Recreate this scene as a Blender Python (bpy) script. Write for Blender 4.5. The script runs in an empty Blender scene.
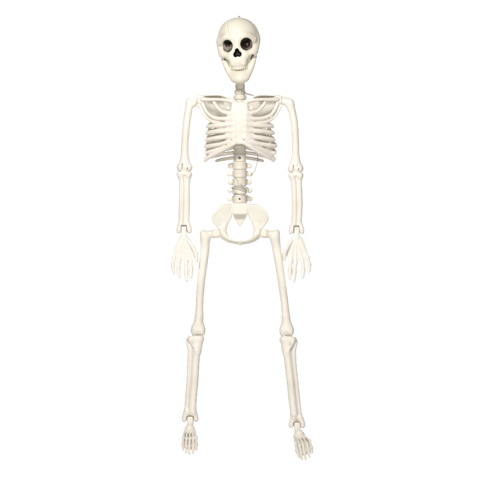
import bpy, math
import numpy as np

# ------------------------------------------------------------------ camera, world, light
SC = bpy.context.scene
U = 0.002            # metres per unit of the modelling grid (480 units = 0.96 m)
ZC = 1.50            # height of the picture's middle above the studio floor

cam_d = bpy.data.cameras.new('camera')
cam = bpy.data.objects.new('camera', cam_d)
SC.collection.objects.link(cam)
cam.location = (0, -4.5, ZC)
cam.rotation_euler = (math.radians(90), 0, 0)
cam_d.sensor_width = 36
cam_d.lens = 36 * 4.5 / 0.96
cam_d.clip_start = 0.05
cam_d.clip_end = 60
SC.camera = cam

W = bpy.data.worlds.new('World')
SC.world = W
W.use_nodes = True
bg = W.node_tree.nodes['Background']
bg.inputs[0].default_value = (1.0, 0.985, 0.96, 1)
bg.inputs[1].default_value = 0.12

def area_lamp(name, loc, target, size, power, col=(1, 1, 1), size_y=None):
    d = bpy.data.lights.new(name, 'AREA')
    d.shape = 'RECTANGLE'
    d.size = size
    d.size_y = size_y or size
    d.energy = power
    d.color = col
    o = bpy.data.objects.new(name, d)
    SC.collection.objects.link(o)
    o.location = loc
    v = [target[i] - loc[i] for i in range(3)]
    from mathutils import Vector
    o.rotation_euler = Vector(v).to_track_quat('-Z', 'Y').to_euler()
    return o

area_lamp('key_softbox', (-0.5, -2.1, ZC + 1.5), (0, 0, ZC - 0.08), 0.42, 56, (1.0, 0.985, 0.965))
area_lamp('fill_softbox', (0.3, -4.75, ZC - 0.35), (0, 0, ZC - 0.2), 0.8, 62, (1.0, 0.98, 0.955))
area_lamp('backdrop_lamp', (0, 3.6, ZC + 2.0), (0, 5.0, ZC + 0.3), 7.0, 330, (1, 0.995, 0.99), 0.4)
area_lamp('backdrop_lamp', (0, 3.6, 0.12), (0, 5.0, ZC - 0.5), 7.0, 260, (1, 0.995, 0.99), 0.4)

VS = SC.view_settings
VS.view_transform = 'Standard'
VS.look = 'None'
VS.exposure = 0.0
VS.gamma = 1.0

# ------------------------------------------------------------------ materials
def plastic(name, col, rough=0.42, paint=None, mottling=0.08, sss=0.06):
    m = bpy.data.materials.new(name)
    m.use_nodes = True
    nt = m.node_tree
    N, L = nt.nodes, nt.links
    b = N['Principled BSDF']
    tc = N.new('ShaderNodeTexCoord')
    n1 = N.new('ShaderNodeTexNoise')
    n1.inputs['Scale'].default_value = 22
    n1.inputs['Detail'].default_value = 4
    L.new(tc.outputs['Object'], n1.inputs['Vector'])
    mx = N.new('ShaderNodeMix')
    mx.data_type = 'RGBA'
    c2 = (col[0] * (1 - mottling), col[1] * (1 - 1.15 * mottling), col[2] * (1 - 1.6 * mottling))
    mx.inputs[6].default_value = (*col, 1)
    mx.inputs[7].default_value = (*c2, 1)
    rp = N.new('ShaderNodeMapRange')
    rp.inputs[1].default_value = 0.38
    rp.inputs[2].default_value = 0.68
    L.new(n1.outputs[0], rp.inputs[0])
    L.new(rp.outputs[0], mx.inputs[0])
    out = mx.outputs[2]
    # small specks of dirt in the moulded plastic
    n3 = N.new('ShaderNodeTexNoise')
    n3.inputs['Scale'].default_value = 210
    n3.inputs['Detail'].default_value = 2
    L.new(tc.outputs['Object'], n3.inputs['Vector'])
    r3 = N.new('ShaderNodeMapRange')
    r3.inputs[1].default_value = 0.73
    r3.inputs[2].default_value = 0.79
    r3.inputs[4].default_value = 0.5
    L.new(n3.outputs[0], r3.inputs[0])
    ms = N.new('ShaderNodeMix')
    ms.data_type = 'RGBA'
    ms.inputs[7].default_value = (0.34, 0.27, 0.19, 1)
    L.new(r3.outputs[0], ms.inputs[0])
    L.new(out, ms.inputs[6])
    out = ms.outputs[2]
    if paint is not None:
        at = N.new('ShaderNodeAttribute')
        at.attribute_name = 'paint'
        mp = N.new('ShaderNodeMix')
        mp.data_type = 'RGBA'
        mp.inputs[7].default_value = (*paint, 1)
        L.new(at.outputs['Fac'], mp.inputs[0])
        L.new(out, mp.inputs[6])
        out = mp.outputs[2]
    L.new(out, b.inputs['Base Color'])
    b.inputs['Roughness'].default_value = rough
    b.inputs['Specular IOR Level'].default_value = 0.4
    b.inputs['Subsurface Weight'].default_value = sss
    b.inputs['Subsurface Radius'].default_value = (1.0, 0.75, 0.5)
    b.inputs['Subsurface Scale'].default_value = 0.003
    n2 = N.new('ShaderNodeTexNoise')
    n2.inputs['Scale'].default_value = 75
    n2.inputs['Detail'].default_value = 3
    L.new(tc.outputs['Object'], n2.inputs['Vector'])
    bp = N.new('ShaderNodeBump')
    bp.inputs['Strength'].default_value = 0.32
    bp.inputs['Distance'].default_value = 0.0012
    L.new(n2.outputs[0], bp.inputs['Height'])
    L.new(bp.outputs[0], b.inputs['Normal'])
    return m

def plain(name, col, rough=0.5, spec=0.5, metal=0.0, transmission=0.0):
    m = bpy.data.materials.new(name)
    m.use_nodes = True
    nt = m.node_tree
    b = nt.nodes['Principled BSDF']
    b.inputs['Base Color'].default_value = (*col, 1)
    b.inputs['Roughness'].default_value = rough
    b.inputs['Specular IOR Level'].default_value = spec
    b.inputs['Metallic'].default_value = metal
    b.inputs['Transmission Weight'].default_value = transmission
    n2 = nt.nodes.new('ShaderNodeTexNoise')
    n2.inputs['Scale'].default_value = 90
    r = nt.nodes.new('ShaderNodeMapRange')
    r.inputs[3].default_value = max(0.03, rough - 0.08)
    r.inputs[4].default_value = min(1.0, rough + 0.08)
    nt.links.new(n2.outputs[0], r.inputs[0])
    nt.links.new(r.outputs[0], b.inputs['Roughness'])
    return m

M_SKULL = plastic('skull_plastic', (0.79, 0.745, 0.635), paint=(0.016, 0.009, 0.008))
M_TORSO = plastic('torso_plastic', (0.82, 0.77, 0.7))
M_NECK = plastic('neck_plastic', (0.79, 0.76, 0.685))
M_SPINE = plastic('spine_plastic', (0.78, 0.74, 0.66))
M_PELVIS = plastic('pelvis_plastic', (0.81, 0.78, 0.7))
M_ARM = plastic('arm_plastic', (0.83, 0.79, 0.715))
M_HAND = plastic('hand_plastic', (0.845, 0.815, 0.75))
M_LEG = plastic('leg_plastic', (0.83, 0.785, 0.705))
M_FOOT = plastic('foot_plastic', (0.81, 0.77, 0.695), sss=0.0)
M_DARK = plain('dark_screw_metal', (0.09, 0.075, 0.065), 0.4, 0.5, 0.6)
M_SLOT_SHADE = plain('brown_slot_shade', (0.20, 0.165, 0.12), 0.6)  # dark brown stands in for the shade inside the shoulder slot
M_EYE = plastic('eye_plastic', (0.34, 0.30, 0.28), 0.1, paint=(0.026, 0.014, 0.014), mottling=0.15, sss=0.0)
M_TIE = plain('clear_tie_plastic', (0.80, 0.77, 0.70), 0.18, 0.6, 0.0, 0.35)
M_THREAD = plain('grey_thread', (0.36, 0.33, 0.29), 0.7)
M_BACK = plain('white_backdrop_paper', (0.88, 0.88, 0.88), 0.9, 0.1)

# ------------------------------------------------------------------ distance-field modelling
# modelling coordinates: x right, y down, d away from the camera, in grid units
def P(*a):
    return np.array(a, dtype=np.float64)

def spline(pts, n=6):
    """Catmull-Rom through rows of any length (position and radius alike)."""
    p = np.array(pts, dtype=float)
    if len(p) < 3:
        t = np.linspace(0, 1, n + 1)[:, None]
        return p[0] * (1 - t) + p[-1] * t
    q = np.vstack([2 * p[0] - p[1], p, 2 * p[-1] - p[-2]])
    out = []
    for i in range(len(p) - 1):
        a, b, c, d = q[i:i + 4]
        for k in range(n):
            t = k / n
            out.append(0.5 * (2 * b + (c - a) * t + (2 * a - 5 * b + 4 * c - d) * t * t + (3 * b - a - 3 * c + d) * t ** 3))
    out.append(p[-1])
    return np.array(out)

def rot(rx=0, ry=0, rz=0):
    """Rotation in modelling coordinates, degrees; rz turns in the picture plane."""
    rx, ry, rz = (math.radians(v) for v in (rx, ry, rz))
    X = np.array([[1, 0, 0], [0, math.cos(rx), -math.sin(rx)], [0, math.sin(rx), math.cos(rx)]])
    Y = np.array([[math.cos(ry), 0, math.sin(ry)], [0, 1, 0], [-math.sin(ry), 0, math.cos(ry)]])
    Z = np.array([[math.cos(rz), -math.sin(rz), 0], [math.sin(rz), math.cos(rz), 0], [0, 0, 1]])
    return Z @ Y @ X

class Field:
    def __init__(self):
        self.ops = []

    def _add(self, f, lo, hi, k, op):
        self.ops.append((f, np.array(lo, float), np.array(hi, float), k, op))
        return self

    def tube(self, pts, k=1.5, op='+', n=5, flat=None):
        """pts rows (x, y, d, r). flat = (sx, sy, sd) squashes the section along an axis."""
        s = spline(pts, n)
        A, R = s[:, :3], np.maximum(s[:, 3], 0.05)
        sc = np.array(flat if flat else (1, 1, 1), float)

        def f(p):
            q = p / sc
            best = None
            for i in range(len(A) - 1):
                a, b = A[i] / sc, A[i + 1] / sc
                ab = b - a
                L2 = max(float(ab @ ab), 1e-9)
                pa = q - a
                t = np.clip((pa @ ab) / L2, 0, 1)
                dd = np.sqrt(((pa - t[..., None] * ab) ** 2).sum(-1)) - (R[i] * (1 - t) + R[i + 1] * t)
                best = dd if best is None else np.minimum(best, dd)
            return best * min(sc)
        m = R.max() * max(sc)
        return self._add(f, A.min(0) - m, A.max(0) + m, k, op)

    def ell(self, c, r, k=1.5, op='+', R=None):
        c, r = np.array(c, float), np.array(r, float)

        def f(p):
            q = p - c
            if R is not None:
                q = q @ R
            k0 = np.sqrt(((q / r) ** 2).sum(-1))
            k1 = np.sqrt(((q / (r * r)) ** 2).sum(-1))
            return k0 * (k0 - 1) / np.maximum(k1, 1e-6)
        m = r if R is None else np.array([r.max()] * 3)
        return self._add(f, c - m, c + m, k, op)

    def box(self, c, h, rd=0.6, k=1.5, op='+', R=None):
        c, h = np.array(c, float), np.array(h, float)

        def f(p):
            q = p - c
            if R is not None:
                q = q @ R
            e = np.abs(q) - (h - rd)
            return np.sqrt((np.maximum(e, 0) ** 2).sum(-1)) + np.minimum(e.max(-1), 0) - rd
        m = h if R is None else np.array([np.linalg.norm(h)] * 3)
        return self._add(f, c - m, c + m, k, op)

    def cyl(self, a, b, r, rd=0.5, k=1.2, op='+'):
        a, b = np.array(a, float), np.array(b, float)
        ax = b - a
        L = np.linalg.norm(ax)
        ax = ax / L

        def f(p):
            q = p - (a + b) / 2
            t = q @ ax
            rad = np.sqrt(np.maximum((q ** 2).sum(-1) - t * t, 0))
            e0, e1 = rad - (r - rd), np.abs(t) - (L / 2 - rd)
            return np.sqrt(np.maximum(e0, 0) ** 2 + np.maximum(e1, 0) ** 2) + np.minimum(np.maximum(e0, e1), 0) - rd
        return self._add(f, np.minimum(a, b) - r, np.maximum(a, b) + r, k, op)

    def plate(self, poly, d, th, rd=0.5, k=1.2, op='+', bend=None):
        """A flat polygon in (x, y) lying at depth d (a number, or a function of x, y), th thick."""
        poly = np.array(poly, float)
        df = d if callable(d) else (lambda x, y: d + 0 * x)

        def f(p):
            x, y = p[..., 0], p[..., 1]
            dist = np.full(x.shape, 1e9)
            ins = np.zeros(x.shape, bool)
            n = len(poly)
            for i in range(n):
                a, b = poly[i], poly[(i + 1) % n]
                e = b - a
                wx, wy = x - a[0], y - a[1]
                t = np.clip((wx * e[0] + wy * e[1]) / (e @ e), 0, 1)
                dist = np.minimum(dist, (wx - t * e[0]) ** 2 + (wy - t * e[1]) ** 2)
                c1 = (a[1] > y) != (b[1] > y)
                if abs(e[1]) > 1e-9:
                    xi = a[0] + (y - a[1]) / e[1] * e[0]
                    ins ^= c1 & (x < xi)
            s = np.sqrt(dist) * np.where(ins, -1, 1)
            e0, e1 = s + rd, np.abs(p[..., 2] - df(x, y)) - (th / 2 - rd)
            return np.sqrt(np.maximum(e0, 0) ** 2 + np.maximum(e1, 0) ** 2) + np.minimum(np.maximum(e0, e1), 0) - rd
        dv = df(poly[:, 0], poly[:, 1])
        lo = [*poly.min(0), dv.min() - th / 2 - 3]
        hi = [*poly.max(0), dv.max() + th / 2 + 3]
        return self._add(f, lo, hi, k, op)

    def at(self, p):
        F = np.full(p.shape[:-1], 6.0)
        for f, a, b, k, op in self.ops:
            d = f(p)
            e = d if op == '+' else -d
            w = np.maximum(k - np.abs(F - e), 0) / k if k > 0 else 0
            F = np.minimum(F, e) - w * w * k * 0.25 if op == '+' else np.maximum(F, e) + w * w * k * 0.25
        return F

    def front(self, x, y, d0=-40.0, d1=5.0):
        """depth of the foremost surface at (x, y)"""
        d = np.linspace(d0, d1, 600)
        v = self.at(np.stack([np.full_like(d, x), np.full_like(d, y), d], -1))
        return float(d[np.argmax(v < 0)])

    def mesh(self, h, smooth=2):
        add = [o for o in self.ops if o[4] == '+']
        lo = np.min([o[1] for o in add], 0) - 3 * h - 0.6
        hi = np.max([o[2] for o in add], 0) + 3 * h + 0.6
        n = np.ceil((hi - lo) / h).astype(int) + 1
        F = np.full(n, 6.0)
        for f, a, b, k, op in self.ops:
            m = k + 2.5 * h
            i0 = np.clip(np.floor((a - m - lo) / h).astype(int), 0, n - 1)
            i1 = np.clip(np.ceil((b + m - lo) / h).astype(int) + 1, 1, n)
            if np.any(i1 - i0 < 1):
                continue
            ax = [lo[j] + h * np.arange(i0[j], i1[j]) for j in range(3)]
            g = np.stack(np.meshgrid(*ax, indexing='ij'), -1)
            d = f(g)
            sl = tuple(slice(i0[j], i1[j]) for j in range(3))
            c = F[sl]
            if op == '+':
                if k > 0:
                    w = np.maximum(k - np.abs(c - d), 0) / k
                    F[sl] = np.minimum(c, d) - w * w * k * 0.25
                else:
                    F[sl] = np.minimum(c, d)
            else:
                if k > 0:
                    w = np.maximum(k - np.abs(c + d), 0) / k
                    F[sl] = np.maximum(c, -d) + w * w * k * 0.25
                else:
                    F[sl] = np.maximum(c, -d)
        return nets(F, lo, h, smooth)

def nets(F, lo, h, smooth):
    ins = F < 0
    nx, ny, nz = F.shape
    cnt = np.zeros((nx - 1, ny - 1, nz - 1), np.int8)
    cor = [(a, b, c) for a in (0, 1) for b in (0, 1) for c in (0, 1)]
    for a, b, c in cor:
        cnt += ins[a:nx - 1 + a, b:ny - 1 + b, c:nz - 1 + c]
    act = (cnt > 0) & (cnt < 8)
    I = np.argwhere(act)
    vid = np.full(act.shape, -1, np.int64)
    vid[act] = np.arange(len(I))
    vals = {c: F[I[:, 0] + c[0], I[:, 1] + c[1], I[:, 2] + c[2]] for c in cor}
    acc = np.zeros((len(I), 3))
    num = np.zeros(len(I))
    for c in cor:
        for ax in range(3):
            if c[ax] == 0:
                e = list(c)
                e[ax] = 1
                f0, f1 = vals[c], vals[tuple(e)]
                x = (f0 < 0) != (f1 < 0)
                t = np.where(x, f0 / np.where(x, f0 - f1, 1), 0)
                pos = np.tile(np.array(c, float), (len(I), 1))
                pos[:, ax] += t
                acc += pos * x[:, None]
                num += x
    V = lo + h * (I + acc / num[:, None])
    faces = []
    for ax in range(3):
        o1, o2 = (ax + 1) % 3, (ax + 2) % 3
        s0 = [slice(None)] * 3
        s1 = [slice(None)] * 3
        s0[ax], s1[ax] = slice(0, -1), slice(1, None)
        A, B = ins[tuple(s0)], ins[tuple(s1)]
        for E, flip in ((A & ~B, False), (~A & B, True)):
            e = np.argwhere(E)
            ok = (e[:, o1] > 0) & (e[:, o2] > 0) & (e[:, o1] < F.shape[o1] - 1) & (e[:, o2] < F.shape[o2] - 1)
            e = e[ok]
            q = []
            for d1, d2 in ((-1, -1), (0, -1), (0, 0), (-1, 0)):
                c = e.copy()
                c[:, o1] += d1
                c[:, o2] += d2
                q.append(vid[c[:, 0], c[:, 1], c[:, 2]])
            q = np.stack(q, 1)
            faces.append(q[:, ::-1] if flip else q)
    Q = np.vstack(faces)
    E = np.vstack([Q[:, [0, 1]], Q[:, [1, 2]], Q[:, [2, 3]], Q[:, [3, 0]]])
    for it in range(smooth * 2):
        w = 0.5 if it % 2 == 0 else -0.52
        s = np.zeros_like(V)
        for j in range(3):
            s[:, j] = np.bincount(E[:, 0], V[E[:, 1], j], len(V)) + np.bincount(E[:, 1], V[E[:, 0], j], len(V))
        deg = np.bincount(E[:, 0], minlength=len(V)) + np.bincount(E[:, 1], minlength=len(V))
        V = V + w * (s / np.maximum(deg, 1)[:, None] - V)
    return V, Q

def world(V):
    V = np.asarray(V, float)
    return np.stack([(V[:, 0] - 240) * U, V[:, 2] * U, ZC + (240 - V[:, 1]) * U], 1)

WORLD_LOC = {}

def make(name, vq, mat, parent=None, paint=None):
    V, Q = vq
    Wv = world(V)
    c = (Wv.min(0) + Wv.max(0)) / 2
    me = bpy.data.meshes.new(name)
    Vl = (Wv - c).astype(np.float32)
    me.vertices.add(len(Vl))
    me.vertices.foreach_set('co', Vl.ravel())
    nf = len(Q)
    me.loops.add(nf * 4)
    me.loops.foreach_set('vertex_index', Q.astype(np.int32).ravel())
    me.polygons.add(nf)
    me.polygons.foreach_set('loop_start', np.arange(0, nf * 4, 4, dtype=np.int32))
    me.polygons.foreach_set('use_smooth', np.ones(nf, bool))
    me.update(calc_edges=True)
    me.validate()
    if paint is not None:
        at = me.attributes.new('paint', 'FLOAT', 'POINT')
        at.data.foreach_set('value', paint.astype(np.float32))
    me.materials.append(mat)
    o = bpy.data.objects.new(name, me)
    SC.collection.objects.link(o)
    base = np.zeros(3)
    if parent is not None:
        o.parent = parent
        base = WORLD_LOC[parent]
    o.location = tuple(c - base)
    WORLD_LOC[o] = c
    return o

def empty(name, xyd):
    o = bpy.data.objects.new(name, None)
    SC.collection.objects.link(o)
    c = world([xyd])[0]
    o.location = tuple(c)
    o.empty_display_size = 0.05
    WORLD_LOC[o] = c
    return o

MX = 239.6
def mir(pts):
    return [(2 * MX - p[0], *p[1:]) for p in pts]

# ------------------------------------------------------------------ setting: white studio sweep
def backdrop():
    prof = [(-6.0, 0.0)]
    R, yb = 0.25, 5.0
    for i in range(13):
        a = math.pi / 2 * i / 12
        prof.append((yb - R + R * math.sin(a), R - R * math.cos(a)))
    prof.append((yb, 4.0))
    xs = [-4.2 + 0.7 * i for i in range(13)]
    vs = [(x, y, z) for x in xs for (y, z) in prof]
    n = len(prof)
    fs = [(i * n + j, (i + 1) * n + j, (i + 1) * n + j + 1, i * n + j + 1) for i in range(len(xs) - 1) for j in range(n - 1)]
    me = bpy.data.meshes.new('backdrop')
    me.from_pydata(vs, [], fs)
    me.polygons.foreach_set('use_smooth', [True] * len(fs))
    me.materials.append(M_BACK)
    o = bpy.data.objects.new('backdrop', me)
    SC.collection.objects.link(o)
    o['kind'] = 'structure'
backdrop()

# ------------------------------------------------------------------ the skeleton
SK = empty('toy_skeleton', (243, 460, 0))
SK['label'] = 'cream plastic jointed toy skeleton hanging upright against the white background'
SK['category'] = 'skeleton'

# ---- skull, built in its own frame (u right, v down, d away; origin between the eye sockets)
RS = rot(0, 0, -4.4) @ rot(0, 6, 0)
def skull_to_world(V):
    piv = np.array([0, 0, -20.0])
    return (V - piv) @ RS.T + piv + np.array([236.9, 45.75, 0.0])
def smesh(f, h, s=2):
    V, Q = f.mesh(h, s)
    return V, (skull_to_world(V), Q)

SOCK = [((-9.6, 1.4, -22.5), (5.35, 5.9, 10.5)), ((9.8, 1.1, -22.5), (5.9, 6.0, 10.5))]
NOSE = [((0, 7.8, -24), (2.0, 2.9, 6)), ((-1.7, 10.5, -24), (2.1, 2.5, 6)), ((1.9, 10.4, -24), (2.1, 2.5, 6)), ((0, 9.5, -24), (2.2, 2.4, 6))]
SLIT = [((-12.2, 17.6, -16.5), (1.25, 5.2, 6.5), rot(0, 0, -24)), ((13.6, 13.8, -15.5), (0.95, 2.9, 5), rot(0, 0, 34))]
s = Field()
s.ell((0.6, -7.2, 1), (21.3, 20.6, 25), 0)
s.ell((0, -11, -9), (17.5, 14.5, 15), 6)                     # forehead
for sg in (-1, 1):
    s.tube([(sg * 17, -4, -6, 5), (sg * 16.5, 4, -10, 4.6), (sg * 14.6, 8.6, -14.4, 4.2), (sg * 9, 11.4, -18.4, 3.6)], 5)  # cheekbone
    s.tube([(sg * 15.5, 9.5, -12, 2.6), (sg * 16.6, 8.5, -4, 2.6), (sg * 16.0, 4, 5, 2.6)], 4)                            # arch
    s.tube([(sg * 3, -6.5, -22.0, 3), (sg * 10, -7.6, -21.4, 3.2), (sg * 16, -4.0, -15.0, 3.7)], 2.4)                   # brow
    s.tube([(sg * 4, 5, -20, 3), (sg * 5.6, 13, -20.5, 3.2), (sg * 5, 19, -19, 3.6)], 4)
s.tube([(0, -4, -21.0, 3.0), (0, 2, -22.5, 2.3), (0, 5, -22.6, 1.8)], 4)                                              # nasal bridge
s.ell((0, 16.2, -15.0), (9.0, 10.4, 9.0), 1.6)                     # upper jaw
s.ell((0, 5, -8), (14, 12, 12), 5)
for sg in (-1, 1):
    s.tube([(sg * 11.5, 12, -10, 4.4), (sg * 10.6, 18, -9.8, 4.4), (sg * 8.2, 25, -11.6, 4.2), (sg * 5, 29, -14.5, 3.5)], 2.5)
s.tube([(0, 8, -4, 14), (0, 17, -6, 12), (0, 25, -8.5, 8.5)], 2, flat=(1.08, 1, 0.62))
s.ell((0, 14, 2), (11, 6, 14), 4)                            # skull base
for sg in (-1, 1):
    s.ell((sg * 12.2, 16.6, -17.2), (2.9, 5.4, 4.0), 1.6, '-', rot(0, 0, sg * 18))       # hollow cheek
for c, r in SOCK:
    s.ell(c, r, 0.9, '-')
    s.ell((c[0] * 1.12, c[1] + 0.6, c[2]), (r[0] * 0.9, r[1] * 0.8, r[2]), 0.9, '-')
for c, r in NOSE:
    s.ell(c, r, 0.5, '-')
for c, r, R in SLIT:
    s.ell(c, r, 0.4, '-', R)
s.tube([(0, 13.4, -21.5, 0.8), (0.1, 12.0, -21, 0.45)], 0.5)  # septum
# moulded seam lines down the forehead, small nick at the temple
base = Field()
base.ops = list(s.ops)
on_cran = base.front
for line in ([(-8.8, -23), (-8.1, -19), (-7.4, -14), (-6.8, -9)], [(-5.4, -24), (-5.0, -18), (-4.4, -12), (-3.4, -7), (-2.8, -2)]):
    s.tube([(u, v, on_cran(u, v), 0.5) for u, v in line], 0.6, '-', n=8)
s.tube([(u, v, on_cran(u, v) + .25, q) for u, v, q in ((-7.0, -23, .7), (-6.6, -18, .85), (-6.0, -13, .85), (-5.3, -9, .6))], 1.2, n=8)
s.tube([(-14.2, -9.6, on_cran(-14.2, -9.6), 0.45), (-12.4, -9.8, on_cran(-12.4, -9.8), 0.45)], 0.4, '-')
Vl, vq = smesh(s, 0.42)
def ell_d(V, c, r, R=None):
    q = V - np.array(c)
    if R is not None:
        q = q @ R
    r = np.array(r)
    k0 = np.sqrt(((q / r) ** 2).sum(1))
    k1 = np.sqrt(((q / r ** 2) ** 2).sum(1))
    return k0 * (k0 - 1) / np.maximum(k1, 1e-6)
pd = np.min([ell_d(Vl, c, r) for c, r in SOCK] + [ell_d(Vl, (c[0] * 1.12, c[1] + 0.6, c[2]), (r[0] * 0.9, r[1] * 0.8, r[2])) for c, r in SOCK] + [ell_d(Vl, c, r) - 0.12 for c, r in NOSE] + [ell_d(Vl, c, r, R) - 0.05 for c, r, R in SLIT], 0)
paint = np.clip((0.42 - pd) / 0.45, 0, 1)  # black paint in sockets and nose; in the jaw slits, shade painted in
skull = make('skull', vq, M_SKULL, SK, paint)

# lower jaw
s = Field()
for sg in (-1, 1):
    s.tube([(sg * 16.2, 5, -8, 2.2), (sg * 16.0, 10, -8.8, 2.7), (sg * 14.8, 15, -10, 2.8), (sg * 12.5, 22, -12.5, 3.1), (sg * 8.6, 29.5, -14.8, 3.5), (sg * 5.0, 33.8, -15.5, 3.8), (0, 34.6, -17, 4.0)], 2)
s.ell((0, 34.0, -14.5), (8.6, 4.6, 6.5), 3)
s.ell((0, 30.2, -16), (8.6, 3.6, 5.6), 2.5)
s.tube([(-7.5, 27.4, -17.2, 1.3), (0, 28.6, -20.6, 1.3), (7.5, 27.4, -17.2, 1.3)], 2)
Vj, vq = smesh(s, 0.45)
make('lower_jaw', vq, M_SKULL, skull, np.zeros(len(Vj)))

# teeth: upper and lower rows
for row, vy, hh in (('upper_teeth', 24.6, 1.75), ('lower_teeth', 27.8, 1.35)):
    s = Field()
    for i in range(-4, 5):
        u = i * 1.9
        dd = -21.2 + 0.075 * u * u
        v = vy - 0.030 * u * u
        s.ell((u, v, dd), (1.0, hh, 1.3), 0.15)
    V, vq = smesh(s, 0.3)
    make(row, vq, M_SKULL, skull, np.zeros(len(V)))

# eyes
for i, (c, ir, ri, re) in enumerate((((-9.5, 2.0, -13.6), (0.3, -2.7), 0.72, 4.9), ((9.8, 1.5, -12.9), (-0.6, -0.9), 0.98, 4.7))):
    s = Field()
    s.ell(c, (re, re, re), 0)
    V, vq = smesh(s, 0.35)
    q = (V - np.array(c)) / re
    iris = np.array([ir[0] / re, ir[1] / re])
    rr = np.sqrt((q[:, 0] - iris[0]) ** 2 + (q[:, 1] - iris[1]) ** 2)
    pt = np.where(q[:, 2] < 0, np.clip((ri - rr) / 0.22, 0, 1), 0)
    make('eye', vq, M_EYE, skull, pt)

# hanging loop on the crown
s = Field()
a = [(math.cos(t) * 0.9, -27.9 - 0.9 - math.sin(t) * 0.9, 1, 0.5) for t in np.linspace(0, 2 * math.pi, 9)]
s.tube([(x + 2.2, y + .3, d, r) for x, y, d, r in a], 0.3)
make('hanging_loop', smesh(s, 0.2)[1], M_DARK, skull)

# ---- neck
s = Field()
s.cyl((240.2, 76, 3), (240.0, 103, 3), 4.6, 0.8)
neck = make('neck', s.mesh(0.45), M_NECK, SK)
for i, (x, y, r, hh) in enumerate(((240.2, 86.6, 5.0, 3.0), (240.0, 92.2, 5.2, 2.6), (240.0, 97.2, 5.9, 2.4), (240.0, 101.6, 6.1, 1.9))):
    s = Field()
    s.cyl((x, y - hh, 2.4), (x, y + hh, 2.4), r, 1.1)
    if i in (1, 2):
        s.tube([(x - r + 1, y - 0.5, 3.5, 1.5), (x - r + .1, y + 0.6, 4.5, 1.3)], 1.5)
        s.tube([(x + r - 1, y - 0.5, 3.5, 1.5), (x + r - .3, y + 0.6, 4.5, 1.3)], 1.5)
        s.tube([(x, y, 7, 1.6), (x, y + 1.5, 11, 1.2)], 1.5)
    if i == 1:
        s.ell((235.2, 91.3, -1.5), (0.8, 0.8, 2), 0.4, '-')
    make('vertebra', s.mesh(0.4), M_NECK, neck)

# ---- ribcage: breastbone plate with the rib cartilage, ribs as sub-parts
def chest_d(x, y):
    return -15.5 + 0.012 * (x - 239.6) ** 2 - 0.02 * (y - 120)
s = Field()
s.plate([(231.5, 103.5), (236, 102.6), (243.6, 102.6), (248, 103.5), (248.6, 110), (247.4, 118), (247.6, 132), (249.5, 141), (244.2, 145.0),
         (239.6, 145.0), (235, 145.0), (230, 141), (231.8, 132), (232, 118), (230.8, 110)], chest_d, 3.6, 1.7, 1.5)
def stub(y0, x1, y1, r0=2.7, r1=2.2, both=True):
    L = [(233.5, y0, chest_d(233.5, y0) + .3, r0), ((233.5 + x1) / 2, (y0 * .6 + y1 * .4), chest_d((233.5 + x1) / 2, y0) + .2, (r0 + r1) / 2), (x1, y1, chest_d(x1, y1) + 0.3, r1)]
    s.tube(L, 2.6)
    if both:
        s.tube(mir(L), 2.6)
stub(114.6, 226, 113.4)
stub(119.6, 225, 119.6)
stub(125.4, 226, 125.3, 2.8, 2.38)
stub(131.4, 225, 131.4, 2.8, 2.38)
stub(137.2, 224, 137.6, 2.8, 2.38)
# lower cartilage margin: narrow on the left, a broad web on the right
LM = [(234.5, 143.6), (230, 146.3), (221, 151.0), (212, 155.6), (206.2, 159.4), (204.8, 160.8)]
s.tube([(x, y, chest_d(x, y) - 1 + 0.010 * (239 - x) ** 2 * .3, 2.3 if x > 208 else 1.9) for x, y in LM], 1.5)
s.tube([(234, 140, -15, 2.8), (225, 143.4, -13.2, 2.0), (216, 145.6, -9.5, 1.9)], 1.2)
s.tube([(225, 147.5, -13, 1.4), (215, 150.6, -9, 1.9), (208, 152.6, -4, 1.9)], 1.2)
RM = [(244.6, 143.6), (250, 147), (259, 152.6), (267, 156.8), (272.2, 159.6), (273.6, 160.8)]
s.tube([(x, y, chest_d(x, y) - 1 + 0.003 * (239 - x) ** 2, 2.3 if x < 270 else 1.8) for x, y in RM], 1.5)
s.tube([(244, 139, -15.2, 3.2), (254, 143.2, -13.2, 2.6), (264, 145.0, -8.5, 2.2), (271, 145.6, -3, 2.0)], 1.2)
s.plate([(252.5, 144.4), (262, 145.5), (272, 147), (274, 160.5), (268.5, 157), (260, 151)], lambda x, y: chest_d(x, y) + 0.003 * (x - 239) ** 2, 2.6, 1.0, 1.6)
s.ell((264.2, 147.6, -8.5), (2.2, 1.0, 9), 0.6, '-', rot(0, 0, 14))
s.ell((270.6, 147.2, -7), (0.75, 0.9, 5), 0.4, '-')
s.ell((270.8, 152.6, -7), (0.8, 0.75, 5), 0.4, '-')
s.ell((243.9, 140.6, -17.2), (0.7, 0.8, 1.6), 0.3, '-')
s.ell((231.5, 140.6, -17.0), (0.6, 0.9, 1.6), 0.3, '-')
for x, y in ((249.6, 141.3), (247.4, 141.6), (227.8, 122.2)):
    s.ell((x, y, chest_d(x, y) - 2.6), (0.45, 0.7, 0.8), 0.3, '-')
side_bar = [(211.5, 119.5, 2.5, 1.5), (210.2, 126, 3.5, 1.9), (209.3, 133, 4, 2.0), (208.8, 140, 4, 2.0), (208.2, 147, 4, 2.1), (207.6, 153, 3.5, 2.1), (206.8, 159, 2, 2.0)]
s.tube(side_bar, 0.6)
s.tube(mir(side_bar), 0.6)
rib_cage = make('ribcage', s.mesh(0.42), M_TORSO, SK)

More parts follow.
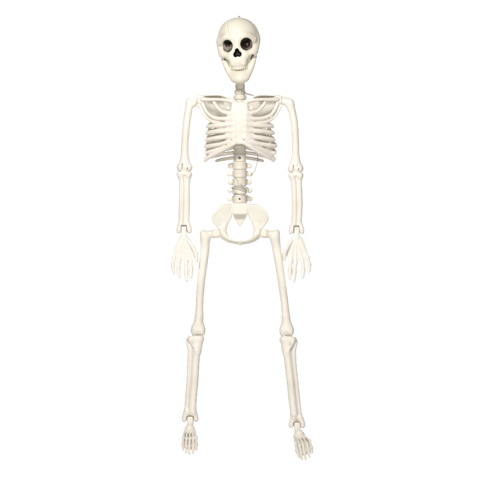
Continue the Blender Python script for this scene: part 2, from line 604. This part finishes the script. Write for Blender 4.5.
RIBS = [
    # three upper ribs loop up to the shoulder
    [(227, 113.5, -13.8, 2.2), (221.5, 111.6, -12.5, 1.9), (216.8, 107, -10.5, 1.8), (213.6, 101.5, -8, 1.8)],
    [(226, 119.6, -13.4, 2.2), (216, 118.8, -11, 2.0), (209, 115, -8.5, 1.8), (204.8, 109, -6, 1.8), (202.5, 103.0, -4, 1.9)],
    [(227, 125.3, -13.6, 2.2), (218, 123.9, -11.5, 2.0), (210, 120.6, -7.0, 1.8), (203.8, 114, -4.5, 1.7), (199.6, 106.5, -3, 1.9)],
    [(227, 125.4, -13.6, 2.2), (216, 126.2, -11, 2.0), (209.4, 126.6, -5.5, 1.9), (207.6, 126.4, 1, 1.9), (210.4, 124.6, 8, 2.1), (222, 122.2, 14.5, 2.6), (236, 120.5, 13, 2.6)],
    [(226, 131.4, -13.4, 2.3), (216, 132, -10.8, 2.1), (208.8, 133.0, -5, 2.0), (207.0, 133.0, 1, 1.9), (210, 131, 8, 2.1), (222, 128.6, 14.5, 2.6), (236, 126.6, 13, 2.6)],
    [(225, 137.5, -13.2, 2.3), (215.5, 138.7, -10.4, 2.1), (208.2, 139.8, -4.5, 2.0), (206.5, 139.8, 1, 1.9), (209.5, 137.2, 8, 2.1), (222, 134.8, 14.5, 2.7), (236, 132.6, 13, 2.6)],
    [(218, 145.1, -10.5, 1.9), (210.5, 146.2, -6, 2.0), (205.8, 146.6, 0, 1.9), (208.6, 143.8, 7, 2.1), (221, 141.0, 14.5, 2.7), (236, 138.6, 13, 2.6)],
    [(211, 151.4, -2.0, 0.8), (207.6, 153, 0.3, 1.8), (206.2, 152, 3, 1.9), (210, 149.0, 8.5, 2.1), (222, 146.6, 14.5, 2.5), (236, 144.4, 13, 2.4)],
    [(207.6, 159.0, -1.5, 1.4), (206.2, 159.4, 0.5, 1.8), (206.2, 158.0, 4, 1.9), (210.5, 155, 9, 1.8), (222, 150.0, 12.5, 1.8), (236, 146.5, 13, 1.8)],
    [(209.5, 157.8, 6, 1.1), (214, 156.2, 8.5, 1.7), (224, 153.6, 11.5, 1.9), (236, 152.0, 12, 1.9)],
    [(216.4, 160.8, 5, 1.5), (222, 159.2, 9, 1.8), (230, 157.8, 11.5, 1.9), (236, 157.0, 12, 1.9)],
]
for i, r in enumerate(RIBS):
    for side in (0, 1):
        q = [(*p[:3], p[3] + ((0.22 if i > 2 else 0.0) if p[2] < 2 else 0.2)) for p in (r if side == 0 else mir(r))]
        if side == 1 and i in (6, 7):       # on this side the rib rises out of the web
            q = [(p[0] + 1.2 * (1 if p[0] > 262 else 0), p[1] - (0.5 if i == 6 else 0), *p[2:]) for p in q]
        if side == 1 and i < 9:
            q = [(p[0] + (0.9 if p[0] > 268 else 0), *p[1:]) for p in q]
        s = Field()
        s.tube(q, 0.5, n=6)
        make('rib', s.mesh(0.42), M_TORSO, rib_cage)

# collar bones
COL = [(235, 103.2, -12.5, 2.4), (228, 101.3, -12.5, 1.9), (219, 100.2, -11.5, 1.65), (210, 100.1, -9, 1.8), (202, 99.6, -5, 2.4)]
for pts in (COL, mir(COL)):
    s = Field()
    s.tube(pts, 1)
    make('collarbone', s.mesh(0.42), M_TORSO, rib_cage)

# shoulder blades with the shoulder socket block
for side in (0, 1):
    mm = (lambda L: L) if side == 0 else (lambda L: [(2 * MX - p[0], *p[1:]) for p in L])
    s = Field()
    dfn = (lambda x, y: 4.5 + 0.45 * (y - 98) + 0.02 * np.abs(np.abs(x - MX) - 36))
    s.plate(mm([(202, 97), (222, 96), (232, 101), (232.5, 104), (230.5, 107), (231.5, 111), (229, 119), (221, 130), (216, 128), (208, 116), (201, 106)]), dfn, 1.8, 0.7)
    s.tube(mm([(201, 97.2, 1, 2.0), (210, 95.4, 1.5, 0.9), (221, 95.3, 2, 0.8), (226, 97.4, 3, 0.8)]), 0.8)       # spine of the blade
    s.tube(mm([(200.6, 97.6, -1, 2.6), (199.6, 103, -1.2, 2.9), (199.2, 106.5, -1.2, 2.4)]), 1.5)                  # socket block
    s.box(mm([(200.6, 99.6, -1.0)])[0], (3.4, 4.0, 4.2), 1.6, 2.0)
    s.ell(mm([(228.0, 107, 5)])[0], (1.1, 2.3, 6), 0.4, '-')
    s.ell(mm([(193.6, 103, -1)])[0], (4.4, 5.4, 4.6), 0.6, '-')
    make('shoulder_blade', s.mesh(0.45), M_PELVIS, rib_cage)
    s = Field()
    s.plate(mm([(205.2, 96.0), (213, 95.8), (220.4, 96.0), (223, 98.6), (214, 98.8), (205.2, 99.0)]), -1.8, 1.2, 0.35, 0.4)  # added strip: shade of the gap above the collarbone, as colour
    make('shoulder_slot_shade', s.mesh(0.35), M_SLOT_SHADE, rib_cage)
# first ribs seen behind the neck
for pts in ([(245, 93, 7, 1.2), (252, 94.8, 7, 1.0), (259, 97.4, 5, 0.9)], [(234.5, 97.4, 7, 1.0), (227, 97.6, 7, 0.9), (221, 98.2, 5, 0.8)]):
    s = Field()
    s.tube(pts, 0.5)
    make('rib', s.mesh(0.38), M_TORSO, rib_cage)
# thoracic column behind the breastbone
s = Field()
s.cyl((239.8, 100, 11), (239.8, 150, 11), 5.4, 1.0)
for y in range(106, 150, 7):
    s.cyl((239.8, y - 2.4, 11), (239.8, y + 2.4, 11), 6.1, 1.0)
    s.tube([(239.8, y, 16, 1.6), (239.8, y + 4, 20, 1.0)], 1.2)
make('thoracic_column', s.mesh(0.5), M_SPINE, rib_cage)

# ---- lower spine
s = Field()
s.cyl((239.8, 144, 8), (239.8, 206, 4), 5.5, 0.8)
spine = make('lower_spine', s.mesh(0.5), M_SPINE, SK)
VB = [(149.3, 4.2), (157.6, 3.9), (165.6, 3.8), (173.6, 3.8), (181.8, 3.9), (190.2, 3.9), (198.8, 4.2)]
for i, (y, hh) in enumerate(VB):
    d = 8 - 4 * (y - 144) / 62
    x = 239.8
    r = 6.2 if i < 2 else 6.9
    s = Field()
    s.cyl((x, y - hh, d), (x, y + hh, d), r, 0.9)
    for dy in (-hh + 0.9, hh - 0.9):
        s.cyl((x, y + dy - 0.8, d), (x, y + dy + 0.8, d), r + 0.25, 0.7, 0.8)
    s.tube([(x, y, d + 6, 2), (x, y + 2.5, d + 11, 1.4)], 1.5)
    if i >= 2:
        wl = (2.4, 3.0, 2.2, 2.6, 3.2)[i - 2]
        for sg in (-1, 1):
            s.tube([(x + sg * 5, y + 0.2, d + 2, 3.0), (x + sg * (7.2 + wl * .5), y - 0.3, d + 3, 2.9), (x + sg * (7.4 + wl), y + 0.2, d + 3, 2.8)], 1.2, flat=(1, 1, 0.6))
    make('vertebra', s.mesh(0.45), M_SPINE, spine)
def screw(x, y, d, parent, r=1.15):
    s = Field()
    s.tube([(x + r * math.cos(t), y + r * math.sin(t), d, 0.42) for t in np.linspace(0, 2 * math.pi, 11)], 0.2, n=2)
    s.cyl((x, y, d + 0.2), (x, y, d + 1.4), r * 0.85, 0.2, 0.2)
    s.box((x, y, d + 0.2), (0.95, 0.2, 0.35), 0.1, 0.1, '-')
    make('screw', s.mesh(0.2), M_DARK, parent)
screw(239.6, 157.9, 0.8, spine, 0.95)
screw(239.6, 199.0, -2.6, spine, 0.6)

# ---- pelvis
s = Field()
s.box((240.2, 209, 2), (8.2, 6.2, 5.0), 2.4)
for sg in (-1, 1):
    X = lambda u: 240.2 + sg * u
    pl = [(X(6), 204.6), (X(10), 204.0), (X(17), 205.2), (X(24), 210), (X(28), 216.5), (X(27.6), 221), (X(24.4), 225.6), (X(20.4), 231.2), (X(17), 232.4), (X(14.5), 230), (X(10), 221), (X(8), 215)]
    s.plate(pl, (lambda x, y: -1.5 - 0.20 * (np.abs(x - 240.2) - 14) + 0.10 * (y - 215)), 3.2, 1.3, 1.5)
    s.tube([(X(7), 205.4, 2, 1.4), (X(12), 204.6, 0, 1.2), (X(18), 206.2, -2.5, 1.2), (X(24), 210.8, -4, 1.2), (X(27.2), 216.5, -4.5, 1.2), (X(26.2), 221.5, -3, 1.2), (X(21.5), 227.4, -2, 1.3)], 1.5)     # crest
    s.tube([(X(11), 217, 2, 2.2), (X(14.6), 223, 0, 2.3), (X(16), 230, -2, 2.9), (X(14.6), 236, -5, 2.4)], 2)
    s.ell((X(18.2), 232.5, -1), (4.4, 5.6, 5.6), 2)                         # hip socket
    s.tube([(X(18), 237.0, -2, 2.3), (X(13), 240.4, -5, 1.9), (X(7), 242.8, -7, 1.5), (X(0), 243.8, -8, 1.4)], 1.0)   # lower branch
    s.tube([(X(15.5), 236.3, -5, 2.4), (X(11), 239.0, -8, 1.9), (X(5), 240.8, -10, 1.5), (X(0), 241.0, -10.5, 1.3)], 1.0)     # pubic branch
    s.tube([(X(17), 236, 3, 2.4), (X(14), 240, 3.5, 2.0), (X(9), 242.6, 1, 1.3)], 1.5)
    s.box((X(23.3), 234.5, -2), (3.4, 4.5, 6.4), 0.8, 0.5, '-')               # flat seat for the hip ball
s.ell((240.4, 228.0, -2), (12.2, 12.1, 60), 1.2, '-')
s.box((240.2, 242.6, -9), (1.5, 1.2, 1.6), 0.7, 1.2)
pelvis = make('pelvis', s.mesh(0.45), M_PELVIS, SK)
s = Field()
s.plate([(232.2, 213.4), (248.0, 213.4), (244.4, 221), (241, 226.4), (239.0, 226.2), (235.4, 221)], lambda x, y: 5.5 + 0.15 * (y - 215), 3.0, 0.9)
for y in (218, 221.5):
    s.box((240.1, y, 3.6), (9, 0.25, 0.5), 0.1, 0.3, '-')
make('tailbone', s.mesh(0.4), M_SPINE, pelvis)

# ---- arms
def upper_arm(side):
    s = Field()
    if side == 0:
        s.tube([(189.4, 103.5, -1, 3.6), (188.6, 110, -1, 4.0), (186.8, 122, -1, 4.0), (185.2, 140, -1, 3.9), (184.6, 156, -1, 4.1)], 2)
        s.ell((188.3, 101.4, -1), (2.6, 3.2, 3.6), 2.0)
        s.tube([(190, 106, -1, 3.4), (192.8, 103.2, -1, 3.6)], 1.5)
        s.ell((194.0, 102.6, -1), (3.6, 4.9, 4.0), 0.7)
        s.tube([(190.5, 98.6, -2, 0.9), (194, 97.4, -2, 1.0), (197, 97.6, -2, 1.0)], 1.0)
        cx, cy = 184.7, 170.9
    else:
        s.tube([(290.0, 105.4, -1, 4.6), (292.2, 112, -1, 4.0), (294.4, 124, -1, 3.8), (295.4, 140, -1, 3.8), (295.6, 157, -1, 4.0)], 2)
        s.ell((290.6, 103.6, -1), (3.8, 4.2, 4.2), 2.0)
        s.tube([(284, 101.2, -1, 4.2), (289, 102.6, -1, 4.3)], 2.0)
        s.tube([(283, 97.8, -1, 1.6), (287.5, 99.2, -1, 1.6), (291.4, 102.4, -1, 1.6)], 1.5)
        cx, cy = 295.6, 171.9
    # elbow: two swelling knuckles with a slot for the forearm tongue
    s.tube([(cx, cy - 13, -1, 4.2), (cx, cy - 7, -1, 5.4), (cx, cy - 4, -1, 5.6)], 2, flat=(1.1, 1, 0.9))
    for sg in (-1, 1):
        s.ell((cx + sg * 4.0, cy - 3.2, -1), (4.1, 4.6, 5.0), 2)
    s.box((cx, cy + 4.55, -1), (12, 3.8, 12), 0.3, 0.6, '-')
    s.box((cx - 2.4, cy - 2.8, -5.5), (0.45, 4.0, 3.2), 0.2, 0.3, '-')
    s.box((cx + 2.9, cy - 1.2, -5.5), (0.4, 2.2, 3.0), 0.2, 0.3, '-')
    s.ell((cx + (-2.0 if side == 0 else 1.9), cy - 6.6, -6.2), (0.55, 1.3, 1.4), 0.3, '-')
    make('upper_arm', s.mesh(0.42), M_ARM, SK)

def forearm(side):
    s = Field()
    # (centre, half width) down the forearm
    if side == 0:
        prof = [(184.4, 175.2, 6.6), (184.6, 180, 5.9), (184.5, 190, 5.7), (184.5, 202, 5.8), (184.2, 214, 5.7), (183.9, 224, 5.7)]
        top, bot = (184.5, 172.1), (184.2, 233.4)
    else:
        prof = [(296.0, 176.2, 6.5), (296.2, 181, 5.9), (296.8, 190, 5.6), (297.2, 202, 5.7), (297.0, 214, 5.5), (296.4, 224, 5.4)]
        top, bot = (295.8, 173.1), (296.6, 234.0)
    for sg in (-1, 1):
        s.tube([(x + sg * (w - 3.1), y, -1 + sg * 0.4, 3.15) for x, y, w in prof], 1.3)
    s.tube([(x, y, 0.4, 2.3) for x, y, w in prof], 1.5)
    # upper end
    for sg in (-1, 1):
        s.ell((top[0] + sg * 3.9, top[1] + 2.0, -1), (4.0, 4.6, 4.6), 2)
    s.box((top[0], top[1] - 4.35, -1), (12, 4.0, 12), 0.3, 0.5, '-')
    s.cyl((top[0], top[1] - 3.4, -1), (top[0], top[1] + 3, -1), 4.2, 0.5, 0.4)           # tongue
    # wrist knobs with the slot of the hand hinge
    for sg in (-1, 1):
        s.tube([(bot[0] + sg * 3.8, bot[1] - 9, -1, 2.7), (bot[0] + sg * 5.0, bot[1] - 5, -1, 2.9), (bot[0] + sg * 5.5, bot[1] - 2.2, -1, 2.5)], 1.6)
    s.box((bot[0] - 0.2, bot[1] + 0.2, -1), (2.75, 8.4, 9), 0.5, 0.4, '-')
    s.box((bot[0] - 0.2, bot[1] - 5.0, 2.4), (3.8, 4.6, 1.2), 0.5, 0.5)
    make('forearm', s.mesh(0.42), M_ARM, SK)

def hand(side):
    if side == 0:
        w = (183.8, 233.0)
        tips = {'finger': [
            [(177.6, 250, -3), (174.2, 258, -5), (172.9, 265.5, -7), (174.4, 272.8, -9.5)],
            [(181.0, 252, -3.5), (179.2, 261, -5.5), (178.6, 269, -8), (179.6, 276.8, -11)],
            [(185.6, 252.5, -3.5), (186.0, 262.5, -5.5), (186.4, 271, -8), (186.8, 280.4, -11)],
            [(189.4, 251, -3.5), (190.8, 260.5, -5.5), (191.4, 268.5, -8), (191.2, 277.0, -11)]],
            'thumb': [(188.6, 240.5, -3.5), (193.0, 247.2, -6), (196.0, 253.6, -8), (197.2, 260.6, -10)]}
    else:
        w = (296.6, 233.6)
        tips = {'finger': [
            [(303.6, 250, -3), (307.4, 257.5, -5), (309.2, 264.5, -7), (308.6, 271.6, -9.5)],
            [(300.0, 252, -3.5), (302.2, 261, -5.5), (303.2, 269, -8), (302.4, 277.0, -11)],
            [(295.6, 252.5, -3.5), (295.4, 262.5, -5.5), (294.4, 271.5, -8), (293.6, 280.8, -11)],
            [(292.0, 251, -3.5), (290.8, 260.5, -5.5), (289.8, 269, -8), (289.6, 278.0, -11)]],
            'thumb': [(291.0, 241.5, -3.5), (287.0, 247.5, -6), (284.4, 253.2, -8), (284.0, 259.6, -10)]}
    s = Field()
    s.box((w[0] + .1, w[1] - 1.9, -1.2), (2.45, 4.7, 2.6), 0.7)
    s.tube([(w[0], w[1], -1.4, 2.5), (w[0], w[1] + 4, -1.8, 3.4)], 1.5)
    sg = -1 if side == 0 else 1
    s.ell((w[0] + 0.2, w[1] + 6.5, -2), (5.0, 4.4, 2.3), 2)
    for f in tips['finger']:
        a = f[0]
        b0 = (w[0] + (a[0] - w[0]) * 0.5, w[1] + 6, -2.2)
        s.tube([(*b0, 2.0), ((b0[0] * .45 + a[0] * .55), (b0[1] * .45 + a[1] * .55), -3.1, 1.95), (*a, 2.3)], 1.3)
    m0, m1 = tips['finger'][0][0], tips['finger'][3][0]
    fp = lambda x, y: -2.4 - 0.12 * np.maximum(y - 240, 0)
    if side == 0:
        pal = [(181, 236), (178.2, 239.5), (174.6, 247.5), (173.4, 257.5), (177.6, 259), (183, 260), (189, 259.5), (193.4, 259.5), (195.6, 257), (195.4, 252), (189.5, 240), (187.5, 236)]
    else:
        pal = [(293.4, 236), (291.4, 241), (286.6, 248.5), (286.2, 256), (288.6, 258.5), (293, 260), (299, 260), (304, 259.5), (308.4, 257.5), (306.4, 249), (303.4, 240), (300.8, 236)]
    s.plate(pal, fp, 3.0, 1.1, 1.4)
    h = make('hand', s.mesh(0.38), M_HAND, SK)
    def digit(name, f, r):
        s = Field()
        for i in range(3):
            a, b = np.array(f[i], float), np.array(f[i + 1], float)
            m = (a + b) / 2
            e = 0.88 if i == 2 else 1.0
            s.tube([(*a, r * 1.10), (*m, r * 0.94), (*b, r * (1.08 if i < 2 else 0.74))], 0.5)
        make(name, s.mesh(0.36), M_HAND, h)
    for i, f in enumerate(tips['finger']):
        digit('finger', f, (2.0, 2.2, 2.35, 2.2)[i])
    digit('thumb', tips['thumb'], 2.15)

# ---- legs
def thigh(side):
    s = Field()
    if side == 0:
        s.tube([(205.0, 238, 0, 5.2), (204.9, 250, 0, 4.7), (203.2, 265, 0, 4.4), (201.3, 280, 0, 4.25), (199.7, 300, 0, 4.05), (199.3, 316, 0, 4.2)], 2)
        s.tube([(203.6, 234.4, 0, 3.9), (206, 239, 0, 4.6)], 2)
        s.ell((202.7, 232.6, 0), (2.7, 3.1, 4.0), 1.6)
        s.tube([(205, 235.0, 0, 4.4), (210, 234.3, 0, 3.9), (214, 233.8, 0, 3.9)], 1.5)
        s.box((216.4, 233.7, -1), (4.5, 4.4, 4.5), 2.9, 2.0)
        kx, ky = 198.2, 334.6
    else:
        s.tube([(274.8, 238, 0, 5.2), (276.8, 250, 0, 4.7), (279.2, 265, 0, 4.4), (281.4, 280, 0, 4.2), (284.2, 300, 0, 4.1), (285.8, 316, 0, 4.2)], 2)
        s.tube([(276.0, 234.4, 0, 3.9), (275, 239, 0, 4.6)], 2)
        s.ell((277.0, 232.4, 0), (2.9, 3.2, 4.0), 1.6)
        s.tube([(275, 235.0, 0, 4.4), (270, 234.3, 0, 3.9), (266, 233.8, 0, 3.9)], 1.5)
        s.box((263.8, 233.7, -1), (4.3, 4.4, 4.5), 2.9, 2.0)
        kx, ky = 286.6, 335.0
    s.tube([(kx + (0.8 if side == 0 else -0.8), ky - 18, 0, 4.1), (kx, ky - 9, 0, 5.8), (kx, ky - 6, 0, 6.0)], 2.5)
    for sg in (-1, 1):
        s.ell((kx + sg * 3.7, ky - 4.4, 0), (3.9, 6.6, 5.6), 2)
    s.box((kx, ky + 4.85, 0), (12, 4, 12), 0.3, 0.8, '-')
    s.cyl((kx, ky - 1, 1.5), (kx, ky + 3, 1.0), 5.6, 0.6, 0.3)
    s.ell((kx + (0.2 if side == 0 else 1.6), ky + 0.3, -5), (4.0, 0.9, 4.5), 0.6, '-')
    make('thigh_bone', s.mesh(0.45), M_LEG, SK)

def shin(side):
    s = Field()
    if side == 0:
        prof = [(194.8, 345, 7.8), (194.1, 352, 6.7), (193.4, 362, 6.4), (192.5, 380, 6.3), (191.0, 398, 6.3), (190.2, 412, 6.3)]
        k, a, f = (195.2, 336.2), (190.2, 420.6), -1
    else:
        prof = [(288.6, 346, 7.6), (289.6, 353, 6.7), (290.5, 364, 6.3), (292.5, 382, 6.2), (294.4, 400, 6.2), (296.0, 414, 6.1)]
        k, a, f = (288.4, 336.8), (296.9, 426.6), 1
    # tibia on the inner side, fibula along the outer side (f)
    s.tube([(x - f * (w - 4.2), y, -0.6, 4.2) for x, y, w in prof], 1.5)
    s.tube([(x + f * (w - 2.5), y, 0.8, 2.5) for x, y, w in prof], 1.0)
    s.tube([(x + f * (w - 5.0), y, 0.8, 2.9) for x, y, w in prof], 1.2)
    s.tube([(x + f * (w - 6.4), y, 0.8, 2.6) for x, y, w in prof], 1.2)
    s.tube([(k[0] - f * 0.8, k[1] + 3.2, 0, 5.6), (k[0] - f * 1.4, k[1] + 8, 0, 5.2), (k[0] - f * 1.8, k[1] + 15, -.5, 4.4)], 2.5)
    for sg in (-1, 1):
        s.ell((k[0] - f * 0.6 + sg * 4.3, k[1] + 2.8, -0.4), (4.4, 4.8, 5.2), 2)
    s.tube([(k[0] + f * 7.0, k[1] + 3.6, 0.6, 2.2), (k[0] + f * 7.0, k[1] + 7, 0.6, 2.4), (k[0] + f * 5.2, k[1] + 14, 0.8, 2.2)], 1.2)
    s.tube([(k[0] + f * 4.8, k[1] + 5, -5.4, 0.7), (k[0] + f * 2.0, k[1] + 10, -5.6, 0.7), (k[0] - f * 0.6, k[1] + 15, -5.0, 0.5)], 1.5)    # ridge
    s.box((k[0], k[1] - 4.35, 0), (13, 4.0, 12), 0.3, 0.8, '-')
    # ankle knobs and slot
    for sg in (-1, 1):
        s.tube([(a[0] + sg * 3.2, a[1] - 9, 0, 3.4), (a[0] + sg * 5.3, a[1] - 3.6, 0, 3.2), (a[0] + sg * 5.8, a[1] - 1.2, 0, 2.9)], 2)
    s.box((a[0], a[1] + 0.4, -1), (3.6, 5.2, 11), 1.5, 0.5, '-')
    s.box((a[0], a[1] - 3.4, 3.6), (4.6, 3.4, 1.6), 0.6, 0.5)
    make('shin_bone', s.mesh(0.45), M_LEG, SK)

def foot(side):
    if side == 0:
        a = (190.2, 419.4)
        heads = [(183.6, 437.6), (186.9, 438.6), (190.3, 438.8), (193.6, 438.2), (196.6, 437.0)]
        mids = [(183.4, 444.4), (186.7, 445.8), (190.0, 446.4), (193.6, 445.6), (196.9, 443.8)]
        tips = [(184.0, 449.4), (187.0, 452.2), (189.9, 453.6), (193.4, 452.6), (196.6, 449.4)]
        rads = [1.65, 1.65, 1.7, 1.75, 1.95]
        mid, dirx = (190.0, 429.5), 0
    else:
        a = (297.2, 425.4)
        heads = [(295.2, 443.0), (299.0, 445.4), (302.6, 445.0), (306.4, 443.2), (309.4, 440.6)]
        mids = [(296.2, 450.2), (300.2, 452.6), (303.8, 452.4), (307.6, 450.4), (310.8, 447.4)]
        tips = [(298.2, 456.4), (301.0, 458.8), (304.6, 458.6), (308.6, 456.6), (311.0, 452.6)]
        rads = [2.0, 1.8, 1.75, 1.7, 1.65]
        mid, dirx = (299.4, 435.0), 1
    heads = [(x, y - 1.5) for x, y in heads]
    mids = [(x, y - 2.1) for x, y in mids]
    tips = [(x, y - 2.7) for x, y in tips]
    s = Field()
    s.box((a[0], a[1] + 1.4, -0.4), (3.1, 4.4, 3.2), 1.3)
    s.tube([(a[0], a[1] + 2, -0.5, 3.0), (a[0], a[1] + 4, -0.8, 3.1), (mid[0] - dirx * .8, mid[1] - 2.5, -4, 3.7)], 2)
    s.ell((mid[0], mid[1] - 0.5, -5), (5.6, 4.6, 4.8), 2)
    s.tube([(a[0], a[1] + 4, 2, 3.2), (a[0] + dirx, a[1] + 8, 9, 3.4), (a[0] + dirx, a[1] + 10, 12, 3.0)], 2)    # heel
    hd_y = heads[2][1]
    for i, hd in enumerate(heads):
        b = (mid[0] + (hd[0] - (heads[2][0])) * 0.74, mid[1] + 1.0 - 0.25 * abs(i - 2), -7 + 0.3 * abs(i - 2))
        s.tube([(*b, 1.45), ((b[0] + hd[0]) / 2, (b[1] + hd[1]) / 2, -13.2, rads[i] * 0.70), (*hd, -18.4, rads[i] * 1.0)], 0.3)
    # thin sole joining the rays, well below their backs
    s.plate([(mid[0] - 4.5, mid[1]), (mid[0] + 4.5, mid[1]), (heads[4][0] + .4, heads[4][1] + 1), (heads[2][0], heads[2][1] + 1), (heads[0][0] - .4, heads[0][1] + 1)],
            lambda x, y: -2.2 - 1.15 * (y - mid[1]), 1.8, 0.6, 0.5)
    s.plate([(heads[0][0] - .4, heads[0][1]), (heads[4][0] + .4, heads[4][1]), (mids[4][0] + 1, mids[4][1] + 2), (tips[3][0] + .6, tips[3][1] - 2.2), (tips[1][0] - .6, tips[1][1] - 2.2), (mids[0][0] - 1, mids[0][1] + 2)],
            lambda x, y: -15.0 - 0.85 * (y - hd_y), 1.8, 0.7, 0.8)
    ft = make('foot', s.mesh(0.34), M_FOOT, SK)
    for i in range(5):
        hd, m, t = heads[i], mids[i], tips[i]
        r = rads[i]
        s = Field()
        s.tube([(hd[0], hd[1] + 0.9, -18.6, r * 0.85), ((hd[0] + m[0]) / 2, (hd[1] + m[1]) / 2 + .3, -22, r * 0.78), (*m, -25, r * 1.08)], 0.4)
        s.tube([(m[0], m[1] + .6, -25.5, r * 1.0), ((m[0] + t[0]) / 2, (m[1] + t[1]) / 2, -28, r * 0.85), (*t, -30, r * 0.8)], 0.4)
        make('toe', s.mesh(0.32), M_FOOT, ft)

for sd in (0, 1):
    upper_arm(sd)
    forearm(sd)
    hand(sd)
    thigh(sd)
    shin(sd)
    foot(sd)

# ------------------------------------------------------------------ the packing ties still on it
s = Field()
turns = []
for i in range(0, 61):
    t = i / 60 * 3.4 * 2 * math.pi + 0.6
    y = 183.5 + 12.5 * i / 60 + 1.0 * math.sin(t * 0.5)
    turns.append((239.8 + 8.3 * math.cos(t), y + 1.1 * math.cos(t), 5.0 + 8.6 * math.sin(t), 0.42))
s.tube(turns, 0.2, n=2)
s.tube([(240.2, 182.6, -3.6, 0.4), (243.5, 186.4, -4.8, 0.42), (246.6, 189.2, -5.2, 0.6), (247.8, 191.0, -5.0, 0.6), (246.4, 194, -5.0, 0.45), (244.8, 197.6, -4.6, 0.4)], 0.3)
s.tube([(236.6, 192.2, -4.4, 0.4), (233.4, 192.4, -4.4, 0.5), (229.8, 192.6, -3.6, 0.45)], 0.3)
s.tube([(233.0, 170.6, -0.8, 0.35), (235.0, 175.5, -3.0, 0.35), (237.4, 179.8, -3.8, 0.35), (238.2, 183.4, -4.2, 0.4)], 0.3)
tie = make('plastic_tie', s.mesh(0.24), M_TIE, None)
tie['label'] = 'thin clear plastic tie wound several times round the lower spine'
tie['category'] = 'tie'
s = Field()
s.tube([(257.6, 160.6, 2.0, 0.4), (256.8, 164.0, 1.6, 0.52), (255.6, 168.2, 1.4, 0.5), (254.0, 172.0, 2.6, 0.5), (251.2, 174.8, 4.4, 0.5)], 0.2)
s.ell((257.7, 157.0, -0.2), (0.6, 0.7, 0.6), 0.2)
s.tube([(257.7, 157.2, 0, 0.3), (257.8, 159, 3.5, 0.3), (257.6, 160.6, 2.0, 0.4)], 0.2)
th = make('loose_thread', s.mesh(0.22), M_THREAD, None)
th['label'] = 'short grey thread hanging from the lowest rib'
th['category'] = 'thread'
